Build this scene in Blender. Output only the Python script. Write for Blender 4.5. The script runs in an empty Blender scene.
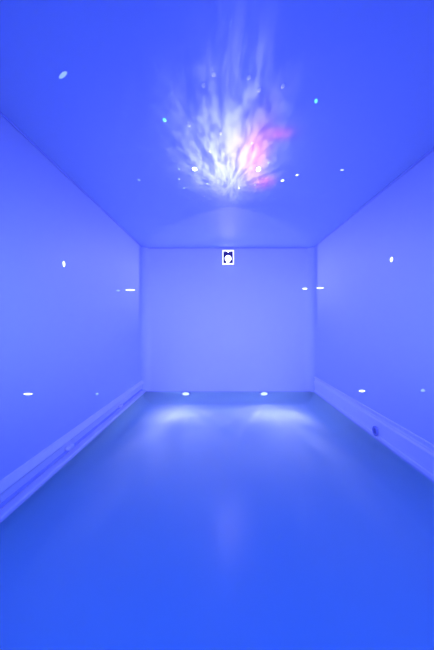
import bpy, bmesh, math, random
from mathutils import Vector, Matrix
random.seed(4)
sc = bpy.context.scene
C = sc.collection
F = 289.0; VX, VY = 222.0, 323.0; D = 4.3
K = D / F
XL, XR = -79*K, 91*K            # side walls
ZC, ZW = 75*K, -68*K          # ceiling, water level (camera height is zero)
ZB = ZW - 0.18                  # tank bottom
YF = -0.75                      # wall behind the camera

# ---------------------------------------------------------------- camera
cam = bpy.data.cameras.new('camera'); camo = bpy.data.objects.new('camera', cam); C.objects.link(camo)
camo.location = (0, 0, 0); camo.rotation_euler = (math.pi/2, 0, 0)
cam.sensor_fit = 'VERTICAL'; cam.sensor_height = 36; cam.sensor_width = 24
cam.lens = 36*F/650; cam.shift_x = -5/650; cam.shift_y = -2/650
cam.clip_start = 0.02
sc.camera = camo

# ---------------------------------------------------------------- world, view
w = bpy.data.worlds.new('world'); sc.world = w; w.use_nodes = True
w.node_tree.nodes['Background'].inputs[0].default_value = (0.0, 0.02, 0.3, 1)
w.node_tree.nodes['Background'].inputs[1].default_value = 0.1
sc.view_settings.view_transform = 'Standard'; sc.view_settings.look = 'None'
sc.view_settings.gamma = 1; sc.view_settings.use_curve_mapping = False
sc.view_settings.exposure = 0.0

def lamp(name, kind, loc, energy, color, target=None, **kw):
    l = bpy.data.lights.new(name, kind); o = bpy.data.objects.new(name, l); C.objects.link(o)
    l.energy = energy; l.color = color; o.location = loc
    for k, v in kw.items(): setattr(l, k, v)
    if target is not None:
        o.rotation_euler = (Vector(target) - Vector(loc)).to_track_quat('-Z', 'Y').to_euler()
    return o

# added blue fill light over the near end, out of view above the camera
lamp('blue_fill_light', 'AREA', (0.09, 0.0, ZC-0.03), 23, (0.0, 0.125, 1.0), (0.09, 0.0, -1), shape='RECTANGLE', size=1.6, size_y=1.1)
# underwater lamps at the far end
LX = [(186-VX)*K, (264-VX)*K]; LZ = ZW - 0.045
# ---------------------------------------------------------------- node helpers
class NT:
    def __init__(s, tree): s.t = tree
    def n(s, typ, **kw):
        nd = s.t.nodes.new(typ)
        for k, v in kw.items(): setattr(nd, k, v)
        return nd
    def m(s, op, *a):
        nd = s.n('ShaderNodeMath', operation=op)
        for i, v in enumerate(a):
            if isinstance(v, E): s.t.links.new(v.s, nd.inputs[i])
            else: nd.inputs[i].default_value = v
        return E(s, nd.outputs[0])
class E:
    def __init__(s, nt, sock): s.nt = nt; s.s = sock
    def __add__(s, o): return s.nt.m('ADD', s, o)
    __radd__ = __add__
    def __sub__(s, o): return s.nt.m('SUBTRACT', s, o)
    def __rsub__(s, o): return s.nt.m('SUBTRACT', o, s)
    def __mul__(s, o): return s.nt.m('MULTIPLY', s, o)
    __rmul__ = __mul__
    def __truediv__(s, o): return s.nt.m('DIVIDE', s, o)
    def __rtruediv__(s, o): return s.nt.m('DIVIDE', o, s)
    def pw(s, o): return s.nt.m('POWER', s, o)
    def exp(s): return s.nt.m('EXPONENT', s)

# ---------------------------------------------------------------- galaxy projector light (a gobo in the wall unit)
PL = Vector(((228-VX)*K, D-0.14, ZC-0.15)); PH = ZC - PL.z
def ceil_xy(px, py):
    Y = ZC*F/(VY-py); return (px-VX)*Y/F, Y
pj = lamp('galaxy_projector_light', 'POINT', PL, 1.0, (1, 1, 1), shadow_soft_size=0.0006)
pl = pj.data; pl.use_nodes = True; nt = NT(pl.node_tree)
em = [n for n in pl.node_tree.nodes if n.type == 'EMISSION'][0]
geo = nt.n('ShaderNodeNewGeometry'); sep = nt.n('ShaderNodeSeparateXYZ')
nt.t.links.new(geo.outputs['Incoming'], sep.inputs[0])
SG = 1.0
dx, dy, dz = [E(nt, sep.outputs[i])*SG for i in range(3)]
up = nt.m('GREATER_THAN', dz, 0.004)
dzs = nt.m('MAXIMUM', dz, 0.004)
X = dx/dzs*PH + PL.x; Y = dy/dzs*PH + PL.y          # where the ray meets the ceiling
comp = (1.0/dzs).pw(3.0)*(PH*PH)                    # lens correction for the grazing throw
# perspective-free pattern space centred on the brightest spot
cx, cy = ceil_xy(229, 172)
U = (X-cx); V = (Y-cy)*-1.0                         # V grows towards the viewer
def noise(x, y, z, scale=1, detail=3, rough=.55, dist=0):
    cmb = nt.n('ShaderNodeCombineXYZ')
    for i, v in enumerate((x, y, z)):
        if isinstance(v, E): nt.t.links.new(v.s, cmb.inputs[i])
        else: cmb.inputs[i].default_value = v
    nd = nt.n('ShaderNodeTexNoise'); nd.inputs['Scale'].default_value = scale
    nd.inputs['Detail'].default_value = detail; nd.inputs['Roughness'].default_value = rough
    nd.inputs['Distortion'].default_value = dist
    nt.t.links.new(cmb.outputs[0], nd.inputs['Vector'])
    return E(nt, nd.outputs[0])
def gauss(a, ca, sa, b, cb, sb):
    p = (a-ca)/sa; q = (b-cb)/sb
    return (p*p*-1.0 - q*q).exp()
def clamp(e): return nt.m('MINIMUM', nt.m('MAXIMUM', e, 0.0), 1.0)
ang = nt.m('ARCTAN2', U, V + 0.25)
rad = nt.m('SQRT', U*U + V*V)
streak = clamp((noise(U*22.0, V*3.0, 1.3, 1, 3, .6, .8)-0.40)*3.6)
spoke = clamp((noise(ang*6.0, rad*2.5, 7.7, 2.0, 3, .6, .5)-0.40)*3.8)
blobs = clamp((noise(U*14.0, V*7.0, 4.1, 1.6, 4, .65, .8)-0.38)*3.6)
tex = (streak*0.55 + spoke*0.75)*(blobs*0.85 + 0.30)
def G(px, py, sx, sy):
    x, y = ceil_xy(px, py)
    return gauss(X, x, sx, Y, y, sy)
core = G(229, 166, .235, .34)
mid  = G(229, 133, .25, .36)
halo = G(228, 165, .66, .58)
tall = G(230, 75, .10, .36)*0.7 + G(261, 65, .035, .20)*0.7 + G(194.5, 169, .05, .08)*1.2 + G(258.5, 169, .05, .08)*1.2
pink = G(256, 155, .075, .28) + G(279, 134, .075, .055)*0.9 + G(264, 182, .07, .1)*0.9 + G(248, 150, .12, .2)*0.35
white = core*(tex*1.7 + 0.10) + mid*(tex*.75 + 0.02) + tall*(streak*0.12 + 0.05)
white = (1.0 - (white*-1.15).exp())*1.5
# soft edged arc of plain light close to the wall unit
ax = nt.m('ABSOLUTE', X-PL.x)/1.20; ay = nt.m('MAXIMUM', PL.y-Y, 0.0)/1.40
rr = ax.pw(1.3) + ay.pw(1.3)
arc = clamp((1.03-rr)/0.07)
lim = nt.m('LESS_THAN', ay, 3.0)*nt.m('GREATER_THAN', X, XL+.03)*nt.m('LESS_THAN', X, XR-.03)*nt.m('LESS_THAN', Y, D-.03)
R = white*0.80 + pink*(tex*0.9+0.4)*1.2 + halo*0.055 + arc*0.055
Gc = white*0.78 + pink*(tex*0.4)*0.25 + halo*0.05 + arc*0.05
B = white*1.0 + pink*0.6 + halo*0.35 + arc*0.2
GAIN = 27.0
POOL = 46.0
cm = nt.n('ShaderNodeCombineColor')
for i, e in enumerate((R, Gc, B)): nt.t.links.new((e).s, cm.inputs[i])
nt.t.links.new(cm.outputs[0], em.inputs['Color'])
nt.t.links.new((comp*up*lim*GAIN).s, em.inputs['Strength'])

# ---------------------------------------------------------------- added unseen fill washes behind the camera (flat beam down the cabin)
def wash(name, loc, energy, color, sel, saz, face=1.0, tilt=-0.02, size=.1):
    o = lamp(name, 'POINT', loc, energy, color, shadow_soft_size=size)
    o.data.use_nodes = True; nt = NT(o.data.node_tree)
    em = [n for n in o.data.node_tree.nodes if n.type == 'EMISSION'][0]
    geo = nt.n('ShaderNodeNewGeometry'); sep = nt.n('ShaderNodeSeparateXYZ'); nt.t.links.new(geo.outputs['Incoming'], sep.inputs[0])
    ex, ey, ez = [E(nt, sep.outputs[i]) for i in range(3)]
    ey = ey*face
    f = nt.m('GREATER_THAN', ey, 0.02); yy = nt.m('MAXIMUM', ey, 0.02)
    te = ez/nt.m('SQRT', ex*ex + yy*yy); az = nt.m('ARCTAN2', ex, yy)
    st = gauss(te, tilt, sel, az, 0.0, saz)*f
    nt.t.links.new(st.s, em.inputs['Strength'])
    return o
FP = (0.10, YF+0.12, 0.1)
wash('fill_wash_narrow', FP, 830, (.25, .215, 1), .35, .42)
wash('fill_wash_wide', FP, 175, (.32, .46, 1), .25, .95)
wash('wall_unit_light', ((228-VX)*K, D-0.17, 0.93), 24, (.8, .75, 1), .45, 3.0, -1.0, -.30, .05)

# ---------------------------------------------------------------- underwater lamp light: shallow fan of rays over the tank bottom
HB = LZ - ZB
for k, x in enumerate(LX):
    o = lamp('pool_lamp_light', 'POINT', (x, D-0.06, LZ), 1.0, (1, 1, 1), shadow_soft_size=0.012)
    o.data.use_nodes = True; nt = NT(o.data.node_tree)
    em = [n for n in o.data.node_tree.nodes if n.type == 'EMISSION'][0]
    geo = nt.n('ShaderNodeNewGeometry'); sep = nt.n('ShaderNodeSeparateXYZ'); nt.t.links.new(geo.outputs['Incoming'], sep.inputs[0])
    ex, ey, ez = [E(nt, sep.outputs[i]) for i in range(3)]
    dn = nt.m('MAXIMUM', ez*-1.0, 0.045)
    rho = nt.m('SQRT', 1.0/(dn*dn) - 1.0)*HB
    an = nt.m('ARCTAN2', ex, ey*-1.0)
    ray = noise(an*4.0, rho*0.35, 3.0+5*k, 2.2, 3, .6, .2)
    ray = clamp((ray-.36)*3.6)*.9 + .15
    FX = ex/dn*HB; FY = ey*-1.0/dn*HB
    patch = gauss(FX, (-.04, .10)[k], (.34, .44)[k], FY, (.46, .50)[k], (.26, .30)[k])
    tail = gauss(FX, (-.20, .20)[k], .85, FY, .35, 1.25)
    fall = patch*(ray*.8+.3)*.85 + tail*(ray*.8+.25)*.40 + gauss(FX, 0.0, .9, FY, .1, .5)*.10
    fwd = nt.m('COSINE', an*0.9); fwd = nt.m('MAXIMUM', fwd, 0.0)
    st = fall*fwd*(1.0/dn).pw(3.0)*(HB*HB)*nt.m('GREATER_THAN', ez*-1.0, 0.0)*POOL*clamp((FX+(x-XL-.12))/.25)*clamp(((XR-x-.12)-FX)/.25)
    em.inputs['Color'].default_value = (.84, .62, .95, 1)
    nt.t.links.new(st.s, em.inputs['Strength'])

# ---------------------------------------------------------------- materials
def mat(name, col, rough=.5, spec=.5, emit=None, es=0, bump=0, bscale=30):
    m = bpy.data.materials.new(name); m.use_nodes = True
    t = NT(m.node_tree); b = m.node_tree.nodes['Principled BSDF']
    b.inputs['Roughness'].default_value = rough; b.inputs['Specular IOR Level'].default_value = spec
    ns = t.n('ShaderNodeTexNoise'); ns.inputs['Scale'].default_value = bscale; ns.inputs['Detail'].default_value = 4
    tc = t.n('ShaderNodeTexCoord'); t.t.links.new(tc.outputs['Object'], ns.inputs['Vector'])
    mx = t.n('ShaderNodeMix', data_type='RGBA')
    mx.inputs['A'].default_value = (*[c*.985 for c in col], 1); mx.inputs['B'].default_value = (*[min(1, c*1.01) for c in col], 1)
    t.t.links.new(ns.outputs[0], mx.inputs['Factor']); t.t.links.new(mx.outputs['Result'], b.inputs['Base Color'])
    if bump:
        bp = t.n('ShaderNodeBump'); bp.inputs['Strength'].default_value = bump; bp.inputs['Distance'].default_value = .01
        t.t.links.new(ns.outputs[0], bp.inputs['Height']); t.t.links.new(bp.outputs[0], b.inputs['Normal'])
    if emit:
        b.inputs['Emission Color'].default_value = (*emit, 1); b.inputs['Emission Strength'].default_value = es
    return m
M = {
 'wall': mat('wall_acrylic', (.55, .64, .92), .55, .3, bump=.03, bscale=6),
 'ceil': mat('ceiling_panel', (.50, .62, .92), .7, .2),
 'seam_and_shade': mat('seam_and_groove_shade', (.45, .52, .90), .6, .3),  # darker tone for the ceiling seams and the shade painted above the left rim
 'tank': mat('tank_liner', (.66, .90, .96), .9, .0, bump=.03, bscale=5),
 'front': mat('blue_panel', (.06, .16, .55), .8, .1),
 'trim': mat('trim_acrylic', (.80, .84, .95), .35, .5),
 'plastic': mat('white_plastic', (.85, .86, .92), .35),
 'dark': mat('smoked_violet_glass', (.03, .02, .12), .1),
 'grey': mat('grey_rubber', (.30, .36, .75), .7),
 'nozzle': mat('blue_rubber', (.16, .2, .55), .7),
 'bezel': mat('bezel_plastic', (.55, .64, .92), .5),
 'white_on': mat('lit_white', (.9, .9, .95), .4, emit=(.9, .95, 1), es=5),
 'glow': mat('lit_diffuser', (.9, .9, .95), .4, emit=(.80, .80, 1), es=1.15),
 'star': mat('lit_star', (.9, .9, .95), .4, emit=(.8, .9, 1), es=2.2),
 'star_dim': mat('lit_star_faint', (.3, .35, .6), .4, emit=(.10, .14, .6), es=1.0),
 'star_green': mat('lit_star_green', (.6, .95, .9), .4, emit=(.10, .85, .75), es=1.4),
 'oval': mat('lit_star_pale', (.3, .35, .6), .4, emit=(.30, .48, 1), es=1.0),
 'lamp': mat('lit_pool_lens', (.9, .9, .95), .4, emit=(.72, .80, 1), es=1.5),
}
# water: clear with fresnel reflection and slow ripples, light passes through it
wm = bpy.data.materials.new('water'); wm.use_nodes = True; t = NT(wm.node_tree); wm.node_tree.nodes.clear()
out = t.n('ShaderNodeOutputMaterial'); tr = t.n('ShaderNodeBsdfTransparent'); tr.inputs[0].default_value = (.86, .95, 1, 1)
gl = t.n('ShaderNodeBsdfGlossy'); gl.inputs['Roughness'].default_value = .28
fr = t.n('ShaderNodeFresnel'); fr.inputs[0].default_value = 1.33
mx = t.n('ShaderNodeMixShader'); ns = t.n('ShaderNodeTexNoise'); ns.inputs['Scale'].default_value = 2.0
bp = t.n('ShaderNodeBump'); bp.inputs['Strength'].default_value = .12; bp.inputs['Distance'].default_value = .02
tc = t.n('ShaderNodeTexCoord')
L = t.t.links.new
L(tc.outputs['Object'], ns.inputs['Vector']); L(ns.outputs[0], bp.inputs['Height']); L(bp.outputs[0], gl.inputs['Normal']); L(bp.outputs[0], fr.inputs['Normal'])
L(fr.outputs[0], mx.inputs[0]); L(tr.outputs[0], mx.inputs[1]); L(gl.outputs[0], mx.inputs[2]); L(mx.outputs[0], out.inputs[0])
M['water'] = wm

# ---------------------------------------------------------------- mesh helpers
def obj(name, bm, m, parent=None, smooth=False, loc=None):
    me = bpy.data.meshes.new(name); bm.normal_update(); bm.to_mesh(me); bm.free()
    me.materials.append(M[m])
    if smooth:
        for p in me.polygons: p.use_smooth = True
    o = bpy.data.objects.new(name, me); C.objects.link(o)
    if parent: o.parent = parent
    if loc: o.location = loc
    return o
def box(bm, x0, x1, y0, y1, z0, z1, bev=0):
    r = bmesh.ops.create_cube(bm, size=1)
    for v in r['verts']:
        v.co = Vector(((x0+x1)/2 + v.co.x*(x1-x0), (y0+y1)/2 + v.co.y*(y1-y0), (z0+z1)/2 + v.co.z*(z1-z0)))
    if bev:
        es = list({e for v in r['verts'] for e in v.link_edges})
        bmesh.ops.bevel(bm, geom=es, offset=bev, segments=3, affect='EDGES', profile=.5)
def struct(name, bm, m, parent=None):
    o = obj(name, bm, m, parent)
    if not parent: o['kind'] = 'structure'
    return o
def tag(o, label, cat, group=None, kind=None):
    o['label'] = label; o['category'] = cat
    if group: o['group'] = group
    if kind: o['kind'] = kind
def empty(name, loc, label, cat, group=None):
    o = bpy.data.objects.new(name, None); C.objects.link(o); o.location = loc; o.empty_display_size = .05
    tag(o, label, cat, group); return o
def lathe(prof, seg=24):
    """profile (r, z) about +Z"""
    bm = bmesh.new(); rings = []
    for r, z in prof:
        if r < 1e-6: rings.append([bm.verts.new((0, 0, z))])
        else: rings.append([bm.verts.new((r*math.cos(a*2*math.pi/seg), r*math.sin(a*2*math.pi/seg), z)) for a in range(seg)])
    for a, b in zip(rings, rings[1:]):
        for i in range(seg):
            j = (i+1) % seg
            if len(a) == 1: bm.faces.new((a[0], b[i], b[j]))
            elif len(b) == 1: bm.faces.new((a[i], b[0], a[j]))
            else: bm.faces.new((a[i], b[i], b[j], a[j]))
    bmesh.ops.recalc_face_normals(bm, faces=bm.faces)
    return bm

# ---------------------------------------------------------------- room shell
T = .08
for nm, ext, m in (
    ('ceiling', (XL-T, XR+T, YF-T, D+T, ZC, ZC+T), 'ceil'),
    ('wall_back', (XL-T, XR+T, D, D+T, ZB, ZC), 'wall'),
    ('wall_left', (XL-T, XL, YF, D, ZB, ZC), 'wall'),
    ('wall_right', (XR, XR+T, YF, D, ZB, ZC), 'wall'),
    ('wall_front', (XL-T, XR+T, YF-T, YF, ZB, ZC), 'front')):
    bm = bmesh.new(); box(bm, *ext); struct(nm, bm, m)
# recessed seam between ceiling and walls
for i, ext in enumerate(((XL, XL+.012, YF, D, ZC-.012, ZC), (XR-.012, XR, YF, D, ZC-.012, ZC), (XL+.012, XR-.012, D-.012, D, ZC-.012, ZC))):
    bm = bmesh.new(); box(bm, *ext, bev=.004); struct('trim_%d' % (i+1), bm, 'seam_and_shade')
# low ledges running along both side walls
def extrude_y(prof, y0, y1):
    bm = bmesh.new()
    a = [bm.verts.new((x, y0, z)) for x, z in prof]; b = [bm.verts.new((x, y1, z)) for x, z in prof]
    n = len(prof)
    for i in range(n): bm.faces.new((a[i], a[(i+1) % n], b[(i+1) % n], b[i]))
    bm.faces.new(a); bm.faces.new(b[::-1])
    bmesh.ops.recalc_face_normals(bm, faces=bm.faces)
    return bm
def ledge(xw, s, ztop, zlow, wide, lip):
    P = [(0, ztop+.035), (.012, ztop+.03), (wide, ztop), (wide+.004, ztop-.012), (wide-.004, ztop-.02), (.012, ztop-.035),
         (.004, zlow+.034), (.004, zlow+.012), (lip-.006, zlow+.008), (lip, zlow), (lip, zlow-.020), (.006, zlow-.028), (0, zlow-.028)]
    return extrude_y([(xw + s*x, z) for x, z in P], YF, D)
struct('baseboard_left', ledge(XL, 1, -.74*1.175, -.998, .026, .050), 'trim')
bm = bmesh.new(); box(bm, XL, XL+.012, YF, D, -.978, -.955, bev=.003); struct('trim_6', bm, 'seam_and_shade')  # dark coloured strip painted in as the shade of a groove above the rim
struct('baseboard_right', ledge(XR, -1, -.60*1.354, ZW+.035, .005, .008), 'trim')
# tank bottom: one moulded tray whose edges curve up into the walls
def tray():
    bm = bmesh.new(); R1, RB, H = .20, .10, ZW-.012-ZB
    def rise(d, r):
        t = min(1, max(0, d/r)); return H*(1-math.sqrt(max(0, 1-(1-t)**2)))
    def spacing(a, b, ra, rb):
        fr = [0, .002, .008, .02, .04, .07, .11, .17, .25, .35, .47, .6, .75, .9, 1.0]
        u = [a + f*ra for f in fr] if ra else [a]
        v = [b - f*rb for f in fr] if rb else [b]
        m = [u[-1] + (v[-1]-u[-1])*k/6 for k in range(1, 6)]
        return u + m + v[::-1]
    xs = spacing(XL, XR, R1, R1); ys = spacing(YF, D, 0, RB)
    G2 = [[bm.verts.new((x, y, ZB + max(rise(min(x-XL, XR-x), R1), rise(D-y, RB)))) for y in ys] for x in xs]
    for a, b in zip(G2, G2[1:]):
        for k in range(len(ys)-1): bm.faces.new((a[k], b[k], b[k+1], a[k+1]))
    o = struct('floor', bm, 'tank')
    for p in o.data.polygons: p.use_smooth = True
tray()
def corner(xw, s, r, name):
    P = [(r*(1-math.sin(a)), r*(1-math.cos(a))) for a in [k*math.pi/2/12 for k in range(13)]]
    bm = bmesh.new(); lo = [bm.verts.new((xw+s*x, D-y, ZW)) for x, y in P]; hi = [bm.verts.new((v.co.x, v.co.y, ZC)) for v in lo]
    n = len(lo)
    for i in range(n-1): bm.faces.new((lo[i], lo[i+1], hi[i+1], hi[i])[::(1 if s > 0 else -1)])
    o = struct(name, bm, 'wall')
    for p in o.data.polygons: p.use_smooth = True
corner(XL, 1, .13, 'trim_4'); corner(XR, -1, .13, 'trim_5')

# water filling the tank
bm = bmesh.new()
nx, ny = 2, 2
bmesh.ops.create_grid(bm, x_segments=2, y_segments=2, size=.5)
for v in bm.verts:
    v.co = Vector(((XL+XR)/2 + v.co.x*(XR-XL-.02), (YF+D)/2 + v.co.y*(D-YF-.02), ZW-.004))
wo = obj('water', bm, 'water'); tag(wo, 'still shallow blue water filling the whole floor of the cabin', 'water', kind='stuff')

# ---------------------------------------------------------------- underwater lamps
for i, x in enumerate(LX):
    p = empty('pool_lamp', (x, D, (323-393.5)*K), ['left one of two glowing lamps low on the far wall at the water',
                                      'right one of two glowing lamps low on the far wall at the water'][i], 'lamp', 'pool lamps on the far wall')
    b = lathe([(0, 0), (.062, 0), (.062, .012), (.052, .024), (.044, .026), (.044, .018), (0, .018)], 28)
    o = obj('bezel', b, 'bezel', p, True); o.rotation_euler = (math.pi/2, 0, 0)
    b = lathe([(.043, .018), (.036, .028), (.02, .034), (0, .036)], 28)
    o = obj('lens', b, 'lamp', p, True); o.rotation_euler = (math.pi/2, 0, 0); p.scale = (1.15, 1, .55); o['label'] = 'glowing pale lens'

# ---------------------------------------------------------------- bright wall unit (projector)
ux, uz = (228-VX)*K, (323-258.8)*K
u = empty('wall_projector', (ux, D, uz), 'small glaring white projector box high on the middle of the far wall', 'projector')
W2, H2 = .086, .108
bm = bmesh.new(); box(bm, -W2, W2, -.085, 0, -H2, H2, bev=.018); obj('housing', bm, 'plastic', u, True)
bm = bmesh.new(); box(bm, -W2+.012, W2-.012, -.092, -.083, -H2+.012, H2-.012, bev=.004); f = obj('front_panel', bm, 'dark', u); f['label'] = 'dark violet glossy panel'
def poly(pts, y0, y1):
    bm = bmesh.new()
    a = [bm.verts.new((x, y0, z)) for x, z in pts]; b = [bm.verts.new((x, y1, z)) for x, z in pts]
    n = len(pts)
    for i in range(n): bm.faces.new((a[i], a[(i+1) % n], b[(i+1) % n], b[i]))
    bm.faces.new(a); bm.faces.new(b[::-1]); bmesh.ops.recalc_face_normals(bm, faces=bm.faces)
    return bm
# glowing frame
for (a0, a1, c0, c1) in ((-W2, W2, H2-.020, H2), (-W2, W2, -H2, -H2+.024), (-W2, -W2+.018, -H2+.024, H2-.020), (W2-.018, W2, -H2+.024, H2-.020)):
    bm = bmesh.new(); box(bm, a0, a1, -.098, -.088, c0, c1, bev=.004); g = obj('light_frame', bm, 'glow', u); g['label'] = 'glowing white frame bar'
bm = lathe([(0, 0), (.045, 0), (.045, .006), (.036, .014), (0, .018)], 28)
o = obj('lens', bm, 'white_on', u, True, (0, -.092, -.016)); o.rotation_euler = (math.pi/2, 0, 0); o['label'] = 'round glaring lens'
bm = lathe([(0, 0), (.012, 0), (.012, .004), (0, .005)], 16)
d = obj('lens_cap', bm, 'glow', o, True, (0, 0, .018))
g = obj('light_bar', poly([(-.022, .092), (.024, .092), (.008, .076), (-.002, .074)], -.101, -.090), 'white_on', u); g['label'] = 'glowing wedge above the lens'
g = obj('light_bar', poly([(-.016, -.05), (.012, -.05), (.010, -.085), (-.020, -.085)], -.101, -.090), 'white_on', u); g['label'] = 'glowing wedge below the lens'
bm = bmesh.new(); box(bm, -.07, .07, -.06, 0, H2+.012, H2+.022, bev=.003); box(bm, -.05, -.035, -.05, -.01, H2-.005, H2+.014); box(bm, .035, .05, -.05, -.01, H2-.005, H2+.014)
obj('bracket', bm, 'bezel', u)

# ---------------------------------------------------------------- star lights
AX = {'ceiling': (math.pi, 0, 0), 'left': (0, math.pi/2, 0), 'right': (0, -math.pi/2, 0), 'back': (math.pi/2, 0, 0)}
def star(px, py, on, rx, ry, m, label, group='star lights in the ceiling', rot=0, halo=True):
    if on == 'ceiling': x, y = ceil_xy(px, py); loc = (x, y, ZC)
    elif on == 'left': Y = XL*F/(px-VX); loc = (XL, Y, (VY-py)*Y/F)
    elif on == 'right': Y = XR*F/(px-VX); loc = (XR, Y, (VY-py)*Y/F)
    else: loc = ((px-VX)*K, D, (VY-py)*K)
    p = empty('star_light', loc, label, 'light', group)
    p.rotation_euler = AX[on]
    if on == 'ceiling': p.rotation_euler.z = rot
    elif on != 'back': p.rotation_euler = (Matrix.Rotation(math.atan((VY-py)/F), 3, 'X') @ p.rotation_euler.to_matrix()).to_euler()
    ring = lathe([(0, 0), (1.25, 0), (1.25, .25), (1.02, .35), (1.0, .2), (0, .2)], 16)
    lens = lathe([(1.0, .2), (.8, .6), (.45, .85), (0, .95)], 16)
    h = min(rx, ry)
    for bmx, nm, mm in ((ring, 'bezel', 'bezel'), (lens, 'lens', m)):
        for v in bmx.verts: v.co = Vector((v.co.x*rx, v.co.y*ry, v.co.z*(.0003 if on == 'ceiling' else h*.6)))
        obj(nm, bmx, mm, p, True)
    return p
CG = 'star lights on the ceiling'; WG = 'star lights on the walls'
star(63, 75, 'ceiling', .031, .009, 'oval', 'long pale oval light alone on the upper left of the ceiling', CG, math.radians(-35))
star(164.5, 120, 'ceiling', .009, .014, 'star_green', 'green star light on the ceiling, left of the galaxy glow', CG)
star(316, 101, 'ceiling', .007, .015, 'star_green', 'green slanted star light on the ceiling, right of the galaxy glow', CG, math.radians(-20))
star(194.5, 169, 'ceiling', .016, .024, 'white_on', 'large bright white star light at the left edge of the galaxy glow', CG)
star(258.5, 169, 'ceiling', .015, .028, 'white_on', 'large bright white star light in the pink part of the galaxy glow', CG)
star(342, 170, 'ceiling', .012, .006, 'star', 'small white star light alone on the right of the ceiling', CG)
star(139, 180, 'ceiling', .010, .014, 'oval', 'faint star light alone on the left of the ceiling', CG)
star(297, 175, 'ceiling', .009, .014, 'star', 'small white star light just right of the galaxy glow', CG)
star(282.5, 180.6, 'ceiling', .012, .018, 'star', 'brighter small star light below right of the pink glow', CG)
for px, py, m, lb in (
    (213.5, 74, 'star_dim', 'faint tiny star light, topmost above the galaxy glow, left of centre'),
    (203, 85, 'star_dim', 'faint tiny star light above the galaxy glow, leftmost of the top row'),
    (249, 77, 'star_dim', 'faint tiny star light above the galaxy glow, right of the topmost one'),
    (259, 90, 'star_dim', 'faint tiny star light straight above the pink part of the glow'),
    (283, 85.5, 'star_dim', 'faint tiny star light above the glow, rightmost of the top row'),
    (188.5, 124.5, 'star_dim', 'faint tiny star light on the ceiling, just right of the green left star'),
    (179, 169, 'oval', 'tiny star light just left of the large white star at the left'),
    (179, 179, 'oval', 'tiny star light just below left of the large left white star'),
    (184, 188, 'oval', 'tiny star light straight below the large left white star, upper of the pair'),
    (188, 198.5, 'star_dim', 'faint tiny star light, lowest on the left below the large left star'),
    (202, 201, 'star_dim', 'faint tiny star light at the bottom of the glow, lower of a close pair'),
    (203.5, 196, 'star_dim', 'faint tiny star light at the bottom of the glow, upper of a close pair'),
    (262, 201, 'star_dim', 'tiny star light at the bottom right, straight below the large pink white star'),
    (275, 197.5, 'star_dim', 'tiny star light at the bottom right, outermost below the pink glow'),
    (255, 185, 'oval', 'tiny star light just below the large white star in the pink glow'),
    (268.7, 162.6, 'oval', 'tiny star light just above right of the large star in the pink glow'),
    (252, 143, 'oval', 'tiny star light high inside the pink streak of the galaxy glow'),
    (208.7, 151, 'star_dim', 'tiny star light inside the white glow, above right of the large left star'),
    (207.4, 183.5, 'oval', 'tiny star light at the lower left edge of the white glow'),
    (239, 188, 'oval', 'tiny star light at the bottom centre of the white glow'),
    (220, 133, 'star_dim', 'tiny star light in the upper middle of the white glow')):
    star(px, py, 'ceiling', .008, .012, m, lb, CG)
star(63.5, 264, 'left', .022, .016, 'star', 'small round light high on the left wall', WG)
star(130.5, 290, 'left', .010, .20, 'star', 'longer bright dash light on the left wall near the far corner', WG)
star(118, 290.5, 'left', .009, .055, 'oval', 'tiny faint dash light on the left wall beside a longer dash', WG)
star(28, 394, 'left', .006, .042, 'star', 'bright flat oval light low on the left wall, nearest', WG)
star(97, 394, 'left', .012, .035, 'oval', 'small dim dot light low on the left wall above the ledge', WG)
star(392, 259.5, 'right', .020, .020, 'star', 'small heart shaped light high on the right wall', WG)
star(320, 288, 'right', .010, .15, 'star', 'dash light on the right wall beside the far corner', WG)
star(306, 288.7, 'back', .056, .013, 'star', 'dash light on the far wall beside the right corner', WG)
star(362, 391, 'right', .010, .065, 'star', 'bright flat oval light low on the right wall above the ledge', WG)
star(423, 390.5, 'right', .009, .022, 'oval', 'small dim dot light low on the right wall, nearest', WG)

# ---------------------------------------------------------------- fittings on the ledges
for i, (yy, lb) in enumerate(((2.18, 'small clip on the left ledge nearer the viewer'), (3.27, 'small clip on the left ledge nearer the far wall'))):
    bm = bmesh.new(); box(bm, 0, .036, -.035, .035, -.012, .012, bev=.005)
    o = obj('ledge_clip', bm, 'trim', None, True, (XL+.010, yy, ZW+.075)); tag(o, lb, 'clip', 'clips on the left ledge')
p = empty('water_inlet', (XR, 2.52, ZW+.07), 'dark blue water inlet on the right ledge just above the water', 'inlet')
bm = lathe([(0, .012), (.042, .012), (.042, .022), (.030, .028), (.026, .016), (0, .016)], 24); o = obj('collar', bm, 'grey', p, True); o.rotation_euler = (0, -math.pi/2, 0)
bm = lathe([(.0, .014), (.024, .017), (.020, .024), (0, .020)], 20); o = obj('nozzle', bm, 'nozzle', p, True); o.rotation_euler = (0, -math.pi/2, 0)
